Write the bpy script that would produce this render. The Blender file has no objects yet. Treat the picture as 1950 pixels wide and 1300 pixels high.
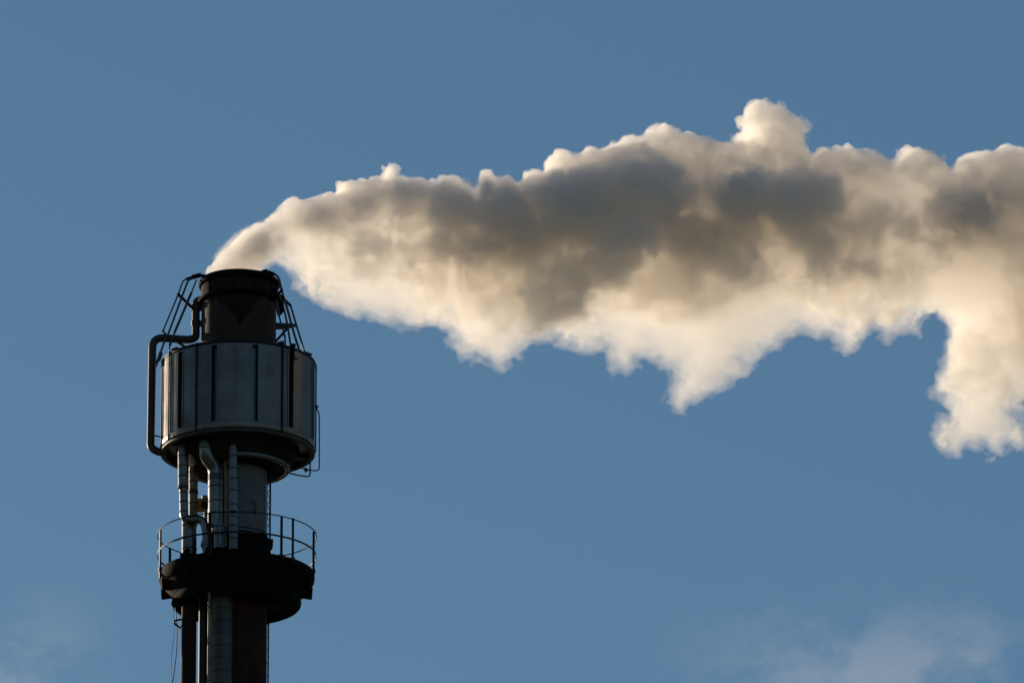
import bpy, bmesh, math, random
import numpy as np
from mathutils import Vector, Matrix

PI = math.pi
R_ = math.radians
scene = bpy.context.scene
C = scene.collection

# ------------------------------------------------------------------ camera
DIST_Y = 228.0            # horizontal metres from the viewer to the stack
CAM_Z = 1.7
PITCH = R_(18.6)          # the viewer looks up at the stack top
FPX = 86.0 * 240.0        # focal length in pixels of a 1950 px wide picture
cam_d = bpy.data.cameras.new("camera")
cam = bpy.data.objects.new("camera", cam_d)
C.objects.link(cam)
cam.location = (0, 0, CAM_Z)
cam.rotation_euler = (PI / 2 + PITCH, 0, 0)
cam_d.sensor_fit = 'HORIZONTAL'
cam_d.sensor_width = 36.0
cam_d.lens = 36.0 * FPX / 1950.0
cam_d.clip_start = 1.0
cam_d.clip_end = 20000.0
scene.camera = cam

# ------------------------------------------------------------------ light
SUN_EL = R_(9.0)
CLOUD_AT = (-0.0145, 0.0, 0.0)
SUN_AZ = R_(-42.0)        # clockwise from the viewing direction (+Y): behind the stack, to the left
world = bpy.data.worlds.new("World")
scene.world = world
world.use_nodes = True
wn, wl = world.node_tree.nodes, world.node_tree.links
bg = wn["Background"]
sky = wn.new("ShaderNodeTexSky")
sky.sky_type = 'NISHITA'
sky.sun_disc = False
sky.sun_elevation = SUN_EL
sky.sun_rotation = SUN_AZ
sky.altitude = 200.0
sky.air_density = 1.0
sky.dust_density = 0.3
sky.ozone_density = 2.0
sky_tint = wn.new("ShaderNodeMixRGB")       # clear, cold air: a little bluer than the model's
sky_tint.blend_type = 'MULTIPLY'
sky_tint.inputs[0].default_value = 1.0
sky_tint.inputs[2].default_value = (0.66, 0.812, 0.915, 1)
wl.new(sky.outputs[0], sky_tint.inputs[1])
# faint cloud low in the sky: a soft noise over directions, only below a certain height
wtc = wn.new("ShaderNodeTexCoord")
wmap = wn.new("ShaderNodeMapping")
wmap.inputs["Scale"].default_value = (1, 1, 1.5)
wmap.inputs["Location"].default_value = CLOUD_AT
wl.new(wtc.outputs["Generated"], wmap.inputs[0])
wno = wn.new("ShaderNodeTexNoise")
wno.inputs["Scale"].default_value = 75.0
wno.inputs["Detail"].default_value = 7.0
wno.inputs["Roughness"].default_value = 0.62
wl.new(wmap.outputs[0], wno.inputs["Vector"])
wsep = wn.new("ShaderNodeSeparateXYZ")
wl.new(wtc.outputs["Generated"], wsep.inputs[0])
wh = wn.new("ShaderNodeMapRange")
wh.inputs[1].default_value = math.sin(R_(17.45))
wh.inputs[2].default_value = math.sin(R_(16.6))
wh.interpolation_type = 'SMOOTHSTEP'
wl.new(wsep.outputs[2], wh.inputs[0])
wr = wn.new("ShaderNodeMapRange")
wr.inputs[1].default_value = 0.42
wr.inputs[2].default_value = 0.68
wr.interpolation_type = 'SMOOTHSTEP'
wl.new(wno.outputs[0], wr.inputs[0])
def world_math(op, a, b):
    n = wn.new("ShaderNodeMath")
    n.operation = op
    for i, v in enumerate((a, b)):
        if isinstance(v, (int, float)):
            n.inputs[i].default_value = v
        else:
            wl.new(v, n.inputs[i])
    return n.outputs[0]
def world_step(src, lo, hi):
    n = wn.new("ShaderNodeMapRange")
    n.interpolation_type = 'SMOOTHSTEP'
    n.inputs[1].default_value, n.inputs[2].default_value = lo, hi
    wl.new(src, n.inputs[0])
    return n.outputs[0]
east = world_math('MULTIPLY', world_step(wsep.outputs[0], 0.010, 0.030), world_step(wsep.outputs[0], 0.055, 0.042))
west = world_math('MULTIPLY', world_step(wsep.outputs[0], -0.033, -0.047), 0.9)
wh = world_math('MULTIPLY', wh.outputs[0], world_math('ADD', east, west))
wm = wn.new("ShaderNodeMath")
wm.operation = 'MULTIPLY'
wl.new(wh, wm.inputs[0])
wl.new(wr.outputs[0], wm.inputs[1])
wm2 = wn.new("ShaderNodeMath")
wm2.operation = 'MULTIPLY'
wm2.inputs[1].default_value = 0.46
wl.new(wm.outputs[0], wm2.inputs[0])
cmix = wn.new("ShaderNodeMixRGB")
wl.new(wm2.outputs[0], cmix.inputs[0])
wl.new(sky_tint.outputs[0], cmix.inputs[1])
cmix.inputs[2].default_value = (4.7, 5.0, 5.4, 1)
wl.new(cmix.outputs[0], bg.inputs[0])
bg.inputs[1].default_value = 0.0875

sun_d = bpy.data.lights.new("sun", 'SUN')
sun = bpy.data.objects.new("sun", sun_d)
C.objects.link(sun)
sun_d.energy = 5.0
sun_d.angle = R_(0.5)
sun_d.color = (1.0, 0.81, 0.59)
sdir = Vector((math.sin(SUN_AZ) * math.cos(SUN_EL), math.cos(SUN_AZ) * math.cos(SUN_EL), math.sin(SUN_EL)))
sun.rotation_euler = sdir.to_track_quat('Z', 'Y').to_euler()
sun.location = (-60, 200, 120)

scene.view_settings.view_transform = 'Standard'
scene.view_settings.look = 'None'
scene.view_settings.exposure = 0.10
scene.view_settings.gamma = 1.0
scene.view_settings.use_curve_mapping = False
cy = scene.cycles
cy.max_bounces = 32
cy.diffuse_bounces = 3
cy.glossy_bounces = 3
cy.volume_bounces = 16
cy.transparent_max_bounces = 48
cy.use_denoising = True
LOBES = [  # px, py, radius x, radius y, extra thickness, shift in depth (m, negative is towards the viewer)
    (1880, 680, 90, 110, -0.05, 0.3), (1300, 690, 80, 60, -0.1, 0.2), (1470, 240, 70, 50, -0.05, 0.2), (420, 490, 70, 60, 0.35, 0),
    (1400, 480, 300, 60, 0.1, 0), (1700, 450, 200, 60, 0.1, 0)]
CORES = [  # dark masses: px, py, half width, half height (photograph pixels), half depth, shift in depth (m)
    (1110, 400, 125, 85, 0.9, -1.1), (1235, 375, 85, 80, 0.9, -1.3), (1200, 445, 72, 66, 0.7, -1.3), (1160, 505, 52, 55, 0.6, -1.2), (1055, 568, 58, 48, 0.4, -1.0), (1105, 525, 55, 48, 0.45, -1.0),
    (990, 425, 80, 72, 0.7, -0.9), (925, 400, 55, 58, 0.55, -0.9), (850, 405, 60, 50, 0.5, -0.9), (780, 390, 50, 40, 0.4, -0.8), (695, 402, 50, 36, 0.38, -0.7),
    (620, 412, 40, 28, 0.28, -0.5), (880, 465, 65, 36, 0.28, -0.9), (1415, 372, 50, 56, 0.65, -1.3),
    (1365, 455, 70, 50, 0.34, -0.9), (1300, 440, 45, 55, 0.5, -0.9), (1538, 390, 66, 54, 0.62, -1.2), (1545, 465, 44, 45, 0.34, -1.0), (1430, 505, 68, 34, 0.26, -0.9), (1660, 430, 60, 34, 0.2, -0.9), (770, 450, 60, 30, 0.14, -0.8),
    (1840, 402, 75, 34, 0.30, -1.0), (1640, 508, 42, 20, 0.2, -1.0), (480, 455, 50, 25, 0.3, -0.35)]
WISPS = [(1925, 820, 70, 60), (1610, 665, 40, 40), (545, 545, 40, 30)]
AMP_ALL = 1.0
BODY_T = 0.62
CORE_N = 2.0
SK_T = 0.66
RHO = (0.6, 2.3, 0)
LAYERS = [(0.3, 0.6), (0.8, 0.9)]
UP_W = 0.5
ANI = 0.67
ANI_K = 0.4
STEAM_COL = (0.994, 0.978, 0.957, 1)
LAYERS_K = [(-0.20, 0.45), (-0.09, 0.7), (0.02, 1.1), (0.12, 1.4)]

# ------------------------------------------------------------------ helpers: place, link, tag
CP, SP = math.cos(PITCH), math.sin(PITCH)
def spot(px, py, off=0.0):
    """The point of the upright plane through the stack's axis (OFF metres beyond it) seen at (px, py) of the photograph."""
    a, b = (px - 975.0) / FPX, (650.0 - py) / FPX
    d = Vector((a, CP - b * SP, SP + b * CP))
    return Vector((0, 0, CAM_Z)) + d * ((DIST_Y + off) / d.y)
AXIS = spot(452.5, 870)
BASE = Vector((AXIS.x, DIST_Y, 0))
U = (spot(1452.5, 870).x - AXIS.x) / 1000.0        # metres per photograph pixel at the stack

def link_mesh(name, me, mats, parent=None, loc=None):
    o = bpy.data.objects.new(name, me)
    for m in (mats if isinstance(mats, (list, tuple)) else [mats]):
        me.materials.append(m)
    C.objects.link(o)
    if parent is not None:
        o.parent = parent
    if loc is not None:
        o.location = loc
    return o

def tag(o, label=None, cat=None, group=None, kind=None):
    for k, v in (("label", label), ("category", cat), ("group", group), ("kind", kind)):
        if v:
            o[k] = v
    return o

# ------------------------------------------------------------------ smoke plume
# The plume is a field sampled on a grid; nested skins of it are filled with thin, denser and densest steam.
TOP = """390,540 391,522 398,512 410,498 422,484 432,474 446,461 460,446 474,437 490,430 502,424 514,414 526,404 531,392 545,382 562,374 576,380 590,382
612,377 634,370 642,352 656,346 676,346 700,338 724,336 731,326 742,321 754,328 760,342 780,344 802,345 832,352 842,344 862,342 886,346 898,358
905,373 909,354 920,331 936,334 948,349 964,338 978,346 986,352 1000,336 1030,332 1042,314 1058,293 1078,294 1092,298 1116,288 1150,285 1182,274
1216,265 1228,252 1246,246 1264,240 1282,252 1296,258 1312,262 1338,268 1362,270 1386,268 1404,256 1413,244 1410,226 1424,206 1444,200 1466,198
1496,202 1510,214 1526,222 1538,244 1534,262 1532,284 1541,297 1560,288 1590,284 1622,284 1644,296 1664,292 1684,310 1700,316 1706,298 1730,284
1752,284 1772,292 1796,306 1808,328 1826,306 1852,300 1880,296 1912,285 1950,290 1990,276 2040,282 2090,262 2140,270"""
BOT = """2140,800 2080,830 2020,810 1980,800 1956,770 1944,790 1950,840 1930,846 1908,868 1886,868 1872,850 1842,850 1822,864 1802,856 1786,832 1800,800 1792,764
1776,728 1790,700 1800,660 1796,622 1780,604 1764,606 1744,625 1726,634 1700,642 1662,640 1642,655 1622,676 1606,690 1594,660 1584,640 1556,640 1530,631 1500,644 1482,664
1446,680 1420,700 1386,724 1342,745 1312,764 1296,774 1284,764 1281,738 1280,704 1252,680 1226,672 1206,680 1190,690 1170,688 1166,660 1150,640 1140,656
1110,663 1060,655 1016,655 986,658 970,686 955,698 942,684 916,675 880,672 856,660 840,645 816,635 786,640 770,632 756,616 716,612
700,616 690,606 660,600 622,586 600,578 580,570 562,552 548,542 540,528 534,514 524,504 514,512 506,524 500,540"""
def parse(s):
    return [tuple(float(v) for v in t.split(",")) for t in s.split()]
OUT = [spot(x, y) for x, y in parse(TOP) + parse(BOT)]
OUT = np.array([(p.x, p.z) for p in OUT])
VOX = 0.044
x0, x1 = OUT[:, 0].min() - 0.3, spot(2125, 500).x
z0, z1 = OUT[:, 1].min() - 0.3, OUT[:, 1].max() + 0.35
YH = 2.9
xs = np.arange(x0, x1, VOX, dtype=np.float32)
ys = np.arange(-YH, YH, VOX, dtype=np.float32)
zs = np.arange(z0, z1, VOX, dtype=np.float32)

def signed_distance(poly, X, Z):
    n = len(poly)
    best = np.full(X.shape, 1e9, np.float32)
    inside = np.zeros(X.shape, bool)
    for i in range(n):
        ax, az = poly[i]
        bx, bz = poly[(i + 1) % n]
        ex, ez = bx - ax, bz - az
        t = np.clip(((X - ax) * ex + (Z - az) * ez) / max(ex * ex + ez * ez, 1e-9), 0, 1)
        d = (X - ax - t * ex) ** 2 + (Z - az - t * ez) ** 2
        np.minimum(best, d, out=best)
        c = (az > Z) != (bz > Z)
        if abs(ez) > 1e-9:
            inside ^= c & (X < ax + (Z - az) / ez * ex)
    return np.where(inside, 1, -1).astype(np.float32) * np.sqrt(best)

X2, Z2 = np.meshgrid(xs, zs, indexing="ij")
D2 = signed_distance(OUT, X2, Z2)
ins = D2 > 0
# half height, middle height and top of the plume along its length, smoothed
def smooth(v, n):
    k = np.hanning(2 * n + 3)
    k /= k.sum()
    return np.convolve(np.pad(v, n + 1, mode="edge"), k, mode="valid")
ztop = np.where(ins, Z2, -1e9).max(1)
zbot = np.where(ins, Z2, 1e9).min(1)
ok = ins.any(1)
idx = np.arange(len(xs))
ztop = np.interp(idx, idx[ok], ztop[ok])
zbot = np.interp(idx, idx[ok], zbot[ok])
hh = smooth(np.maximum((ztop - zbot) / 2, 0.25), 18)
ztop, zbot = smooth(ztop, 12), smooth(zbot, 25)

_rs = np.random.RandomState(11)
_lat = _rs.rand(64, 64, 64).astype(np.float32)
_fp = _rs.rand(32, 32, 32, 3).astype(np.float32)
def value_noise(x, y, z, s, seed=0):
    x, y, z = x * s + seed * 7.31, y * s + seed * 3.77, z * s + seed * 5.19
    ix, iy, iz = np.floor(x).astype(np.int32), np.floor(y).astype(np.int32), np.floor(z).astype(np.int32)
    fx, fy, fz = x - ix, y - iy, z - iz
    fx, fy, fz = [f * f * f * (f * (f * 6 - 15) + 10) for f in (fx, fy, fz)]
    i0, i1, j0, j1, k0, k1 = ix & 63, (ix + 1) & 63, iy & 63, (iy + 1) & 63, iz & 63, (iz + 1) & 63
    a = _lat[i0, j0, k0] * (1 - fx) + _lat[i1, j0, k0] * fx
    b = _lat[i0, j1, k0] * (1 - fx) + _lat[i1, j1, k0] * fx
    c = _lat[i0, j0, k1] * (1 - fx) + _lat[i1, j0, k1] * fx
    d = _lat[i0, j1, k1] * (1 - fx) + _lat[i1, j1, k1] * fx
    a = a * (1 - fy) + b * fy
    c = c * (1 - fy) + d * fy
    return (a * (1 - fz) + c * fz) * 2 - 1
def puffs(x, y, z, s, seed=0):
    """Round billows: squared distance to the nearest of scattered points, 1 at a point, falling off between."""
    x, y, z = x * s + seed * 9.17, y * s + seed * 4.41, z * s + seed * 2.93
    ix, iy, iz = np.floor(x).astype(np.int32), np.floor(y).astype(np.int32), np.floor(z).astype(np.int32)
    best = np.full(x.shape, 9.0, np.float32)
    for a in (-1, 0, 1):
        for b in (-1, 0, 1):
            for c in (-1, 0, 1):
                q = _fp[(ix + a) & 31, (iy + b) & 31, (iz + c) & 31]
                d = (ix + a + q[..., 0] - x) ** 2 + (iy + b + q[..., 1] - y) ** 2 + (iz + c + q[..., 2] - z) ** 2
                np.minimum(best, d, out=best)
    return 1.0 - np.minimum(best, 1.3)

# depth of the plume: round, with lobes that swell towards the viewer where the photograph shows thick smoke
H3 = hh[:, None].astype(np.float32)
RD = np.broadcast_to(np.minimum(H3, 2.1), D2.shape)
thick = np.full_like(D2, BODY_T)
ycen = np.zeros_like(D2)
for px, py, rx, ry, t, yc in LOBES:
    p = spot(px, py)
    g = np.exp(-(((X2 - p.x) / (rx * U)) ** 2 + ((Z2 - p.z) / (ry * U)) ** 2)).astype(np.float32)
    thick += g * t
    ycen += g * yc
thick *= (1.0 - 0.55 * np.clip((ztop[:, None] - Z2) / np.maximum(ztop - zbot, 0.3)[:, None] - 0.25, 0, 0.6) / 0.6).astype(np.float32)   # thins out towards the underside
along = np.clip((X2 - x0) / (x1 - x0), 0, 1).astype(np.float32)
low = np.clip((ztop[:, None] - Z2) / np.maximum(ztop - zbot, 0.3)[:, None], 0, 1).astype(np.float32)   # 0 at the top edge, 1 at the bottom edge
amp = (0.25 + 0.75 * np.clip((X2 - x0) / 4.5, 0, 1)).astype(np.float32)

step_x = np.clip((xs - spot(1010, 400).x) / 1.2, 0, 1)
WB = [(spot(a, b).x, spot(a, b).z, c * U, d * U) for a, b, c, d in WISPS]
XM = spot(540, 450).x
LB = [(spot(a, b, f).x, spot(a, b, f).z, 0.9 * c * U, 0.9 * d * U, e, f) for a, b, c, d, e, f in CORES]
K = np.full((len(xs), len(ys), len(zs)), -1.0, np.float32)
S = np.full((len(xs), len(ys), len(zs)), -1.0, np.float32)
F = np.full((len(xs), len(ys), len(zs)), -1.0, np.float32)
CH = 24
for i in range(0, len(xs), CH):
    s = slice(i, min(i + CH, len(xs)))
    d2, R, th, yc, am, lo = (v[s][:, None, :] for v in (D2, RD, thick, ycen, amp, low))
    y = ys[None, :, None]
    q = np.maximum(R - d2, 0)
    base = R - np.sqrt(q * q + ((y - yc) / th) ** 2)
    full = np.broadcast_to(base, (base.shape[0], len(ys), len(zs)))
    m = (full > -0.75) | ((d2 > -0.3) & (y > -2.6) & (y < 0.6))
    f = np.array(full)
    if m.any():
        xi, yi, zi = np.nonzero(m)
        X, Y, Z = xs[s][xi], ys[yi], zs[zi]
        amv, lov = am[xi, 0, zi], lo[xi, 0, zi]
        wx = 0.10 * value_noise(X, Y, Z, 2.1, 1)
        wz = 0.10 * value_noise(X, Y, Z, 2.1, 2)
        k = 1.0 / (0.35 + 0.65 * amv)
        n = 0.20 * amv * (puffs(X + wx, Y, Z + wz, 0.95, 1) - 0.66)
        n += 0.22 * amv ** 0.7 * (puffs(X + wx, Y + wz, Z, 2.3, 2) - 0.66)
        n += 0.16 * amv ** 0.2 * (puffs(X + 0.4 * wx, Y, Z + 0.4 * wz, 4.4, 3) - 0.66)
        n += 0.10 * (puffs(X + 0.3 * wx, Y, Z - 0.3 * wx, 8.6, 4) - 0.66)
        top_n = n
        # streaky, torn wisps for the underside
        w = 0.22 * value_noise(X * 0.75, Y, Z * 1.1, 1.3, 4) + 0.20 * value_noise(X * 0.8 + 0.3 * Z, Y, Z * 1.1, 2.9, 5) \
            + 0.16 * value_noise(X * 0.85, Y, Z, 6.1, 6) + 0.11 * value_noise(X, Y, Z, 11.5, 7)
        b = np.clip((lov - 0.62) / 0.3, 0, 1)
        # where the outline was traced (y near 0) the big billows stay small so that the outline keeps its shape
        kk = np.full(X.shape, -1.0, np.float32)
        for lx, lz, rx, rz, ry, ly in LB:
            e = np.sqrt(((X - lx) / rx) ** 2 + ((Z - lz) / rz) ** 2 + ((Y - ly) / ry) ** 2)
            e = (1.0 - e) * min(rx, ry, rz) * 1.15
            h = np.clip(0.5 + 0.5 * (kk - e) / 0.12, 0, 1)
            kk = e + (kk - e) * h + 0.12 * h * (1 - h)
        up = UP_W * (0.22 * (1 - 0.9 * step_x[s][xi]) - lov) + 0.12 * value_noise(X, Y, Z, 0.8, 9)
        p1, p2, p3 = puffs(X + 1.5 * wx, Y, Z + 1.5 * wz, 1.55, 7), puffs(X + wx, Y, Z + wz, 3.3, 8), puffs(X, Y, Z, 7.0, 9)
        sk = 0.20 * (p1 - SK_T) + 0.21 * (p2 - SK_T) + 0.17 * (p3 - SK_T) + 0.09 * value_noise(X, Y, Z, 13.0, 31)
        kk = kk + CORE_N * sk + 0.35 * w + 0.25 * value_noise(X, Y, Z, 1.1, 21)
        f[xi, yi, zi] += (top_n * (1 - b) + (0.85 * w + 0.06) * amv * b) * AMP_ALL
        fv = f[xi, yi, zi]
        for lx, lz, rx, rz in WB:
            e = 1.0 - np.sqrt(((X - lx) / rx) ** 2 + ((Z - lz) / rz) ** 2 + ((Y - 0.2) / 0.6) ** 2)
            g = e > -0.6
            fv[g] = np.maximum(fv[g], np.minimum(0.30 * np.minimum(e[g], 0.5) - 0.13 + 0.75 * w[g], 0.08))
        f[xi, yi, zi] = fv
        sk += 0.17 * value_noise(X, Y, Z, 0.6, 22) - 0.10 * np.clip(lov - 0.15, 0, 1) - 0.01
        S[s][xi, yi, zi] = np.maximum(np.minimum(np.minimum(sk, fv - 0.03 - 0.15 * b), 0.35 - Y), np.minimum(up, fv - 0.01))
        zq = np.clip(zi + np.round(-Y * math.tan(PITCH) / VOX).astype(np.int32), 0, len(zs) - 1)   # seen along the line of sight
        K[s][xi, yi, zi] = np.minimum(kk, d2[xi, 0, zq] * 1.4 - 0.16 - 0.30 * step_x[s][xi] * np.clip((0.5 - lo[xi, 0, zq]) / 0.15, 0, 1) - 0.2 * b + 0.6 * sk + 0.15 * w)
        mouth = 0.45 * np.clip((XM - X) / 1.1, -1.2, 1)              # fresh steam at the outlet is dense
        K[s][xi, yi, zi] = np.maximum(K[s][xi, yi, zi], np.minimum(mouth + 0.5 * w + 1.2 * sk, 1.7 * fv - 0.23))
    F[s] = f
SOFT = (0.045 + 0.30 * np.clip((low - 0.55) / 0.4, 0, 1) * amp + 0.03 * amp)[:, None, :]
G = F / SOFT
for ax in range(3):                     # closed on every side
    sl = [slice(None)] * 3
    for e in (0, -1):
        sl[ax] = e
        G[tuple(sl)] = K[tuple(sl)] = S[tuple(sl)] = -1.0
del F

def skin(G, level, name):
    """Surface nets: the closed surface where the field G passes LEVEL."""
    V = G - level
    I = V > 0
    n = np.zeros(tuple(k - 1 for k in V.shape), np.int8)
    for a in (0, 1):
        for b in (0, 1):
            for c in (0, 1):
                n += I[a:V.shape[0] - 1 + a, b:V.shape[1] - 1 + b, c:V.shape[2] - 1 + c]
    act = (n > 0) & (n < 8)
    ci, cj, ck = np.nonzero(act)
    vid = np.full(act.shape, -1, np.int32)
    vid[ci, cj, ck] = np.arange(len(ci))
    corners = [(a, b, c) for a in (0, 1) for b in (0, 1) for c in (0, 1)]
    val = {k: np.clip(V[ci + k[0], cj + k[1], ck + k[2]], -8, 8) for k in corners}
    P = np.zeros((len(ci), 3), np.float32)
    cnt = np.zeros(len(ci), np.float32)
    for k in corners:
        for ax in range(3):
            if k[ax] == 0:
                k2 = list(k)
                k2[ax] = 1
                va, vb = val[k], val[tuple(k2)]
                cr = (va > 0) != (vb > 0)
                t = np.where(cr, va / np.where(cr, va - vb, 1), 0)
                for d in range(3):
                    P[:, d] += np.where(cr, k[d] + (t if d == ax else 0), 0)
                cnt += cr
    P /= cnt[:, None]
    P += np.stack([ci, cj, ck], 1)
    P *= VOX
    P += np.array([xs[0], ys[0], zs[0]], np.float32)
    quads = []
    for ax in range(3):
        sa, sb = [slice(None)] * 3, [slice(None)] * 3
        sa[ax], sb[ax] = slice(0, -1), slice(1, None)
        A, B = I[tuple(sa)], I[tuple(sb)]
        e = np.stack(np.nonzero(A != B), 1)
        u, v = (ax + 1) % 3, (ax + 2) % 3
        e = e[(e[:, u] > 0) & (e[:, v] > 0) & (e[:, u] < V.shape[u] - 1) & (e[:, v] < V.shape[v] - 1)]
        flip = ~A[e[:, 0], e[:, 1], e[:, 2]]
        def cell(du, dv):
            c = e.copy()
            c[:, u] -= du
            c[:, v] -= dv
            return vid[c[:, 0], c[:, 1], c[:, 2]]
        Q = np.stack([cell(1, 1), cell(0, 1), cell(0, 0), cell(1, 0)], 1)
        Q[flip] = Q[flip][:, ::-1]
        quads.append(Q)
    Q = np.concatenate(quads).astype(np.int32)
    # drop crumbs: islands of a few dozen points that would read as specks
    me = bpy.data.meshes.new(name)
    me.vertices.add(len(P))
    me.vertices.foreach_set("co", P.ravel())
    me.loops.add(Q.size)
    me.loops.foreach_set("vertex_index", Q.ravel())
    me.polygons.add(len(Q))
    me.polygons.foreach_set("loop_start", np.arange(0, Q.size, 4, dtype=np.int32))
    me.polygons.foreach_set("use_smooth", np.ones(len(Q), bool))
    me.update(calc_edges=True)
    bm = bmesh.new()
    bm.from_mesh(me)
    seen = np.zeros(len(bm.verts), bool)
    bm.verts.ensure_lookup_table()
    drop = []
    for v in bm.verts:
        if seen[v.index]:
            continue
        st, isl = [v], []
        seen[v.index] = True
        while st:
            w = st.pop()
            isl.append(w)
            for ed in w.link_edges:
                o = ed.other_vert(w)
                if not seen[o.index]:
                    seen[o.index] = True
                    st.append(o)
        if len(isl) < 220:
            drop += isl
    bmesh.ops.delete(bm, geom=drop, context='VERTS')
    bm.to_mesh(me)
    bm.free()
    return me

def steam(name, density, aniso, skin_fac):
    m = bpy.data.materials.new(name)
    m.use_nodes = True
    nt = m.node_tree
    for n in list(nt.nodes):
        nt.nodes.remove(n)
    out = nt.nodes.new("ShaderNodeOutputMaterial")
    vol = nt.nodes.new("ShaderNodeVolumePrincipled")
    vol.inputs["Color"].default_value = STEAM_COL
    vol.inputs["Density"].default_value = density
    vol.inputs["Anisotropy"].default_value = aniso
    nt.links.new(vol.outputs[0], out.inputs["Volume"])
    if skin_fac:
        tr = nt.nodes.new("ShaderNodeBsdfTransparent")
        df = nt.nodes.new("ShaderNodeBsdfTranslucent")
        df.inputs[0].default_value = (0.9, 0.9, 0.9, 1)
        mx = nt.nodes.new("ShaderNodeMixShader")
        mx.inputs[0].default_value = skin_fac
        nt.links.new(tr.outputs[0], mx.inputs[1])
        nt.links.new(df.outputs[0], mx.inputs[2])
        nt.links.new(mx.outputs[0], out.inputs["Surface"])
    return m
PO = Vector((BASE.x, DIST_Y, spot(455, 540).z))
def steam_skin(G, level, name, mat, parent=None):
    me = skin(G, level, name)
    co = np.empty(len(me.vertices) * 3, np.float32)
    me.vertices.foreach_get("co", co)
    co = co.reshape(-1, 3) + np.array([-PO.x, DIST_Y - PO.y, -PO.z], np.float32)
    me.vertices.foreach_set("co", co.ravel())
    return link_mesh(name, me, mat, parent, PO if parent is None else None)
plume = steam_skin(G, 0.0, "smoke_plume", steam("thin_steam", RHO[0], ANI, 0.01))
tag(plume, "billowing cream and grey smoke plume blowing right from the stack mouth across the sky", "smoke plume")
for lv, rho in LAYERS:
    steam_skin(G, lv, "steam_layer", steam("steam", rho, ANI, 0), plume)
steam_skin(S, 0.0, "small_billow", steam("lumpy_steam", RHO[1], ANI_K, 0), plume)
for lv, rho in LAYERS_K:
    steam_skin(K, lv, "dense_billow", steam("dense_steam", rho, ANI_K, 0), plume)
del G, K, S

# ------------------------------------------------------------------ materials of the stack
def mat(name, col, rough=0.6, metal=0.0, spots=None, spot_scale=3.0, spot_lo=0.5, spot_hi=0.7, streak=None, bump=0.0, stretch=(1, 1, 1), spec=0.35):
    """A painted or bare metal: base colour varied by a noise, blotches of a second colour, and vertical streaks of a third."""
    m = bpy.data.materials.new(name)
    m.use_nodes = True
    n, l = m.node_tree.nodes, m.node_tree.links
    b = n["Principled BSDF"]
    b.inputs["Roughness"].default_value = rough
    b.inputs["Metallic"].default_value = metal
    b.inputs["Specular IOR Level"].default_value = spec
    tc = n.new("ShaderNodeTexCoord")
    def noise(scale, detail, stretch_):
        mp = n.new("ShaderNodeMapping")
        mp.inputs["Scale"].default_value = stretch_
        l.new(tc.outputs["Object"], mp.inputs[0])
        t = n.new("ShaderNodeTexNoise")
        t.inputs["Scale"].default_value = scale
        t.inputs["Detail"].default_value = detail
        l.new(mp.outputs[0], t.inputs["Vector"])
        return t.outputs[0]
    def ramp(src, lo, hi):
        r = n.new("ShaderNodeMapRange")
        r.inputs[1].default_value, r.inputs[2].default_value = lo, hi
        l.new(src, r.inputs[0])
        return r.outputs[0]
    def mix(fac, a, bcol):
        x = n.new("ShaderNodeMixRGB")
        l.new(fac, x.inputs[0])
        if isinstance(a, tuple):
            x.inputs[1].default_value = (*a, 1)
        else:
            l.new(a, x.inputs[1])
        x.inputs[2].default_value = (*bcol, 1)
        return x.outputs[0]
    c = mix(ramp(noise(1.7, 6, stretch), 0.3, 0.75), tuple(v * 0.78 for v in col), tuple(min(1, v * 1.22) for v in col))
    if streak:
        c = mix(ramp(noise(2.6, 5, (2.2, 2.2, 0.10)), 0.55, 0.8), c, streak)
    if spots:
        c = mix(ramp(noise(spot_scale, 7, (1, 1, 0.8)), spot_lo, spot_hi), c, spots)
    l.new(c, b.inputs["Base Color"])
    rr = n.new("ShaderNodeMapRange")
    rr.inputs[3].default_value, rr.inputs[4].default_value = max(0.1, rough - 0.12), min(1, rough + 0.12)
    l.new(noise(4.0, 5, (1, 1, 0.4)), rr.inputs[0])
    l.new(rr.outputs[0], b.inputs["Roughness"])
    if bump:
        bp = n.new("ShaderNodeBump")
        bp.inputs["Strength"].default_value = bump
        bp.inputs["Distance"].default_value = 0.02
        l.new(noise(5.0, 4, (1, 1, 0.35)), bp.inputs["Height"])
        l.new(bp.outputs[0], b.inputs["Normal"])
    return m

M_DRUM = mat("weathered_grey_sheet", (0.145, 0.135, 0.128), 0.33, 0.6, spots=(0.07, 0.058, 0.048), spot_scale=1.6, spot_lo=0.56, spot_hi=0.85, streak=(0.07, 0.065, 0.06), bump=0.25)
M_FLOOR = mat("dull_inner_sheet", (0.07, 0.066, 0.062), 0.6, 0.2, spots=(0.03, 0.026, 0.022))
M_CLADD = mat("stained_cladding", (0.075, 0.073, 0.066), 0.5, 0.4, spots=(0.04, 0.032, 0.024), spot_scale=2.0, spot_lo=0.45, spot_hi=0.75, streak=(0.045, 0.036, 0.026))
M_SOOT = mat("brown_black_soot", (0.026, 0.019, 0.016), 0.85, 0.0, spots=(0.012, 0.010, 0.009), spot_scale=3, spot_lo=0.4, spot_hi=0.65, spec=0.08)
M_SLOT = mat("recess_shade", (0.015, 0.014, 0.014), 0.8)  # slot walls: the shade of the recess put into the colour
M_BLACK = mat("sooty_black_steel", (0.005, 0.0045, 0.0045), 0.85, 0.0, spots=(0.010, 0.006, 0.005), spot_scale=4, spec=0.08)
M_RAIL = mat("black_painted_steel", (0.012, 0.012, 0.013), 0.6, 0.1, spots=(0.025, 0.017, 0.012), spot_scale=7, spot_lo=0.58, spot_hi=0.75, spec=0.2)
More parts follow.
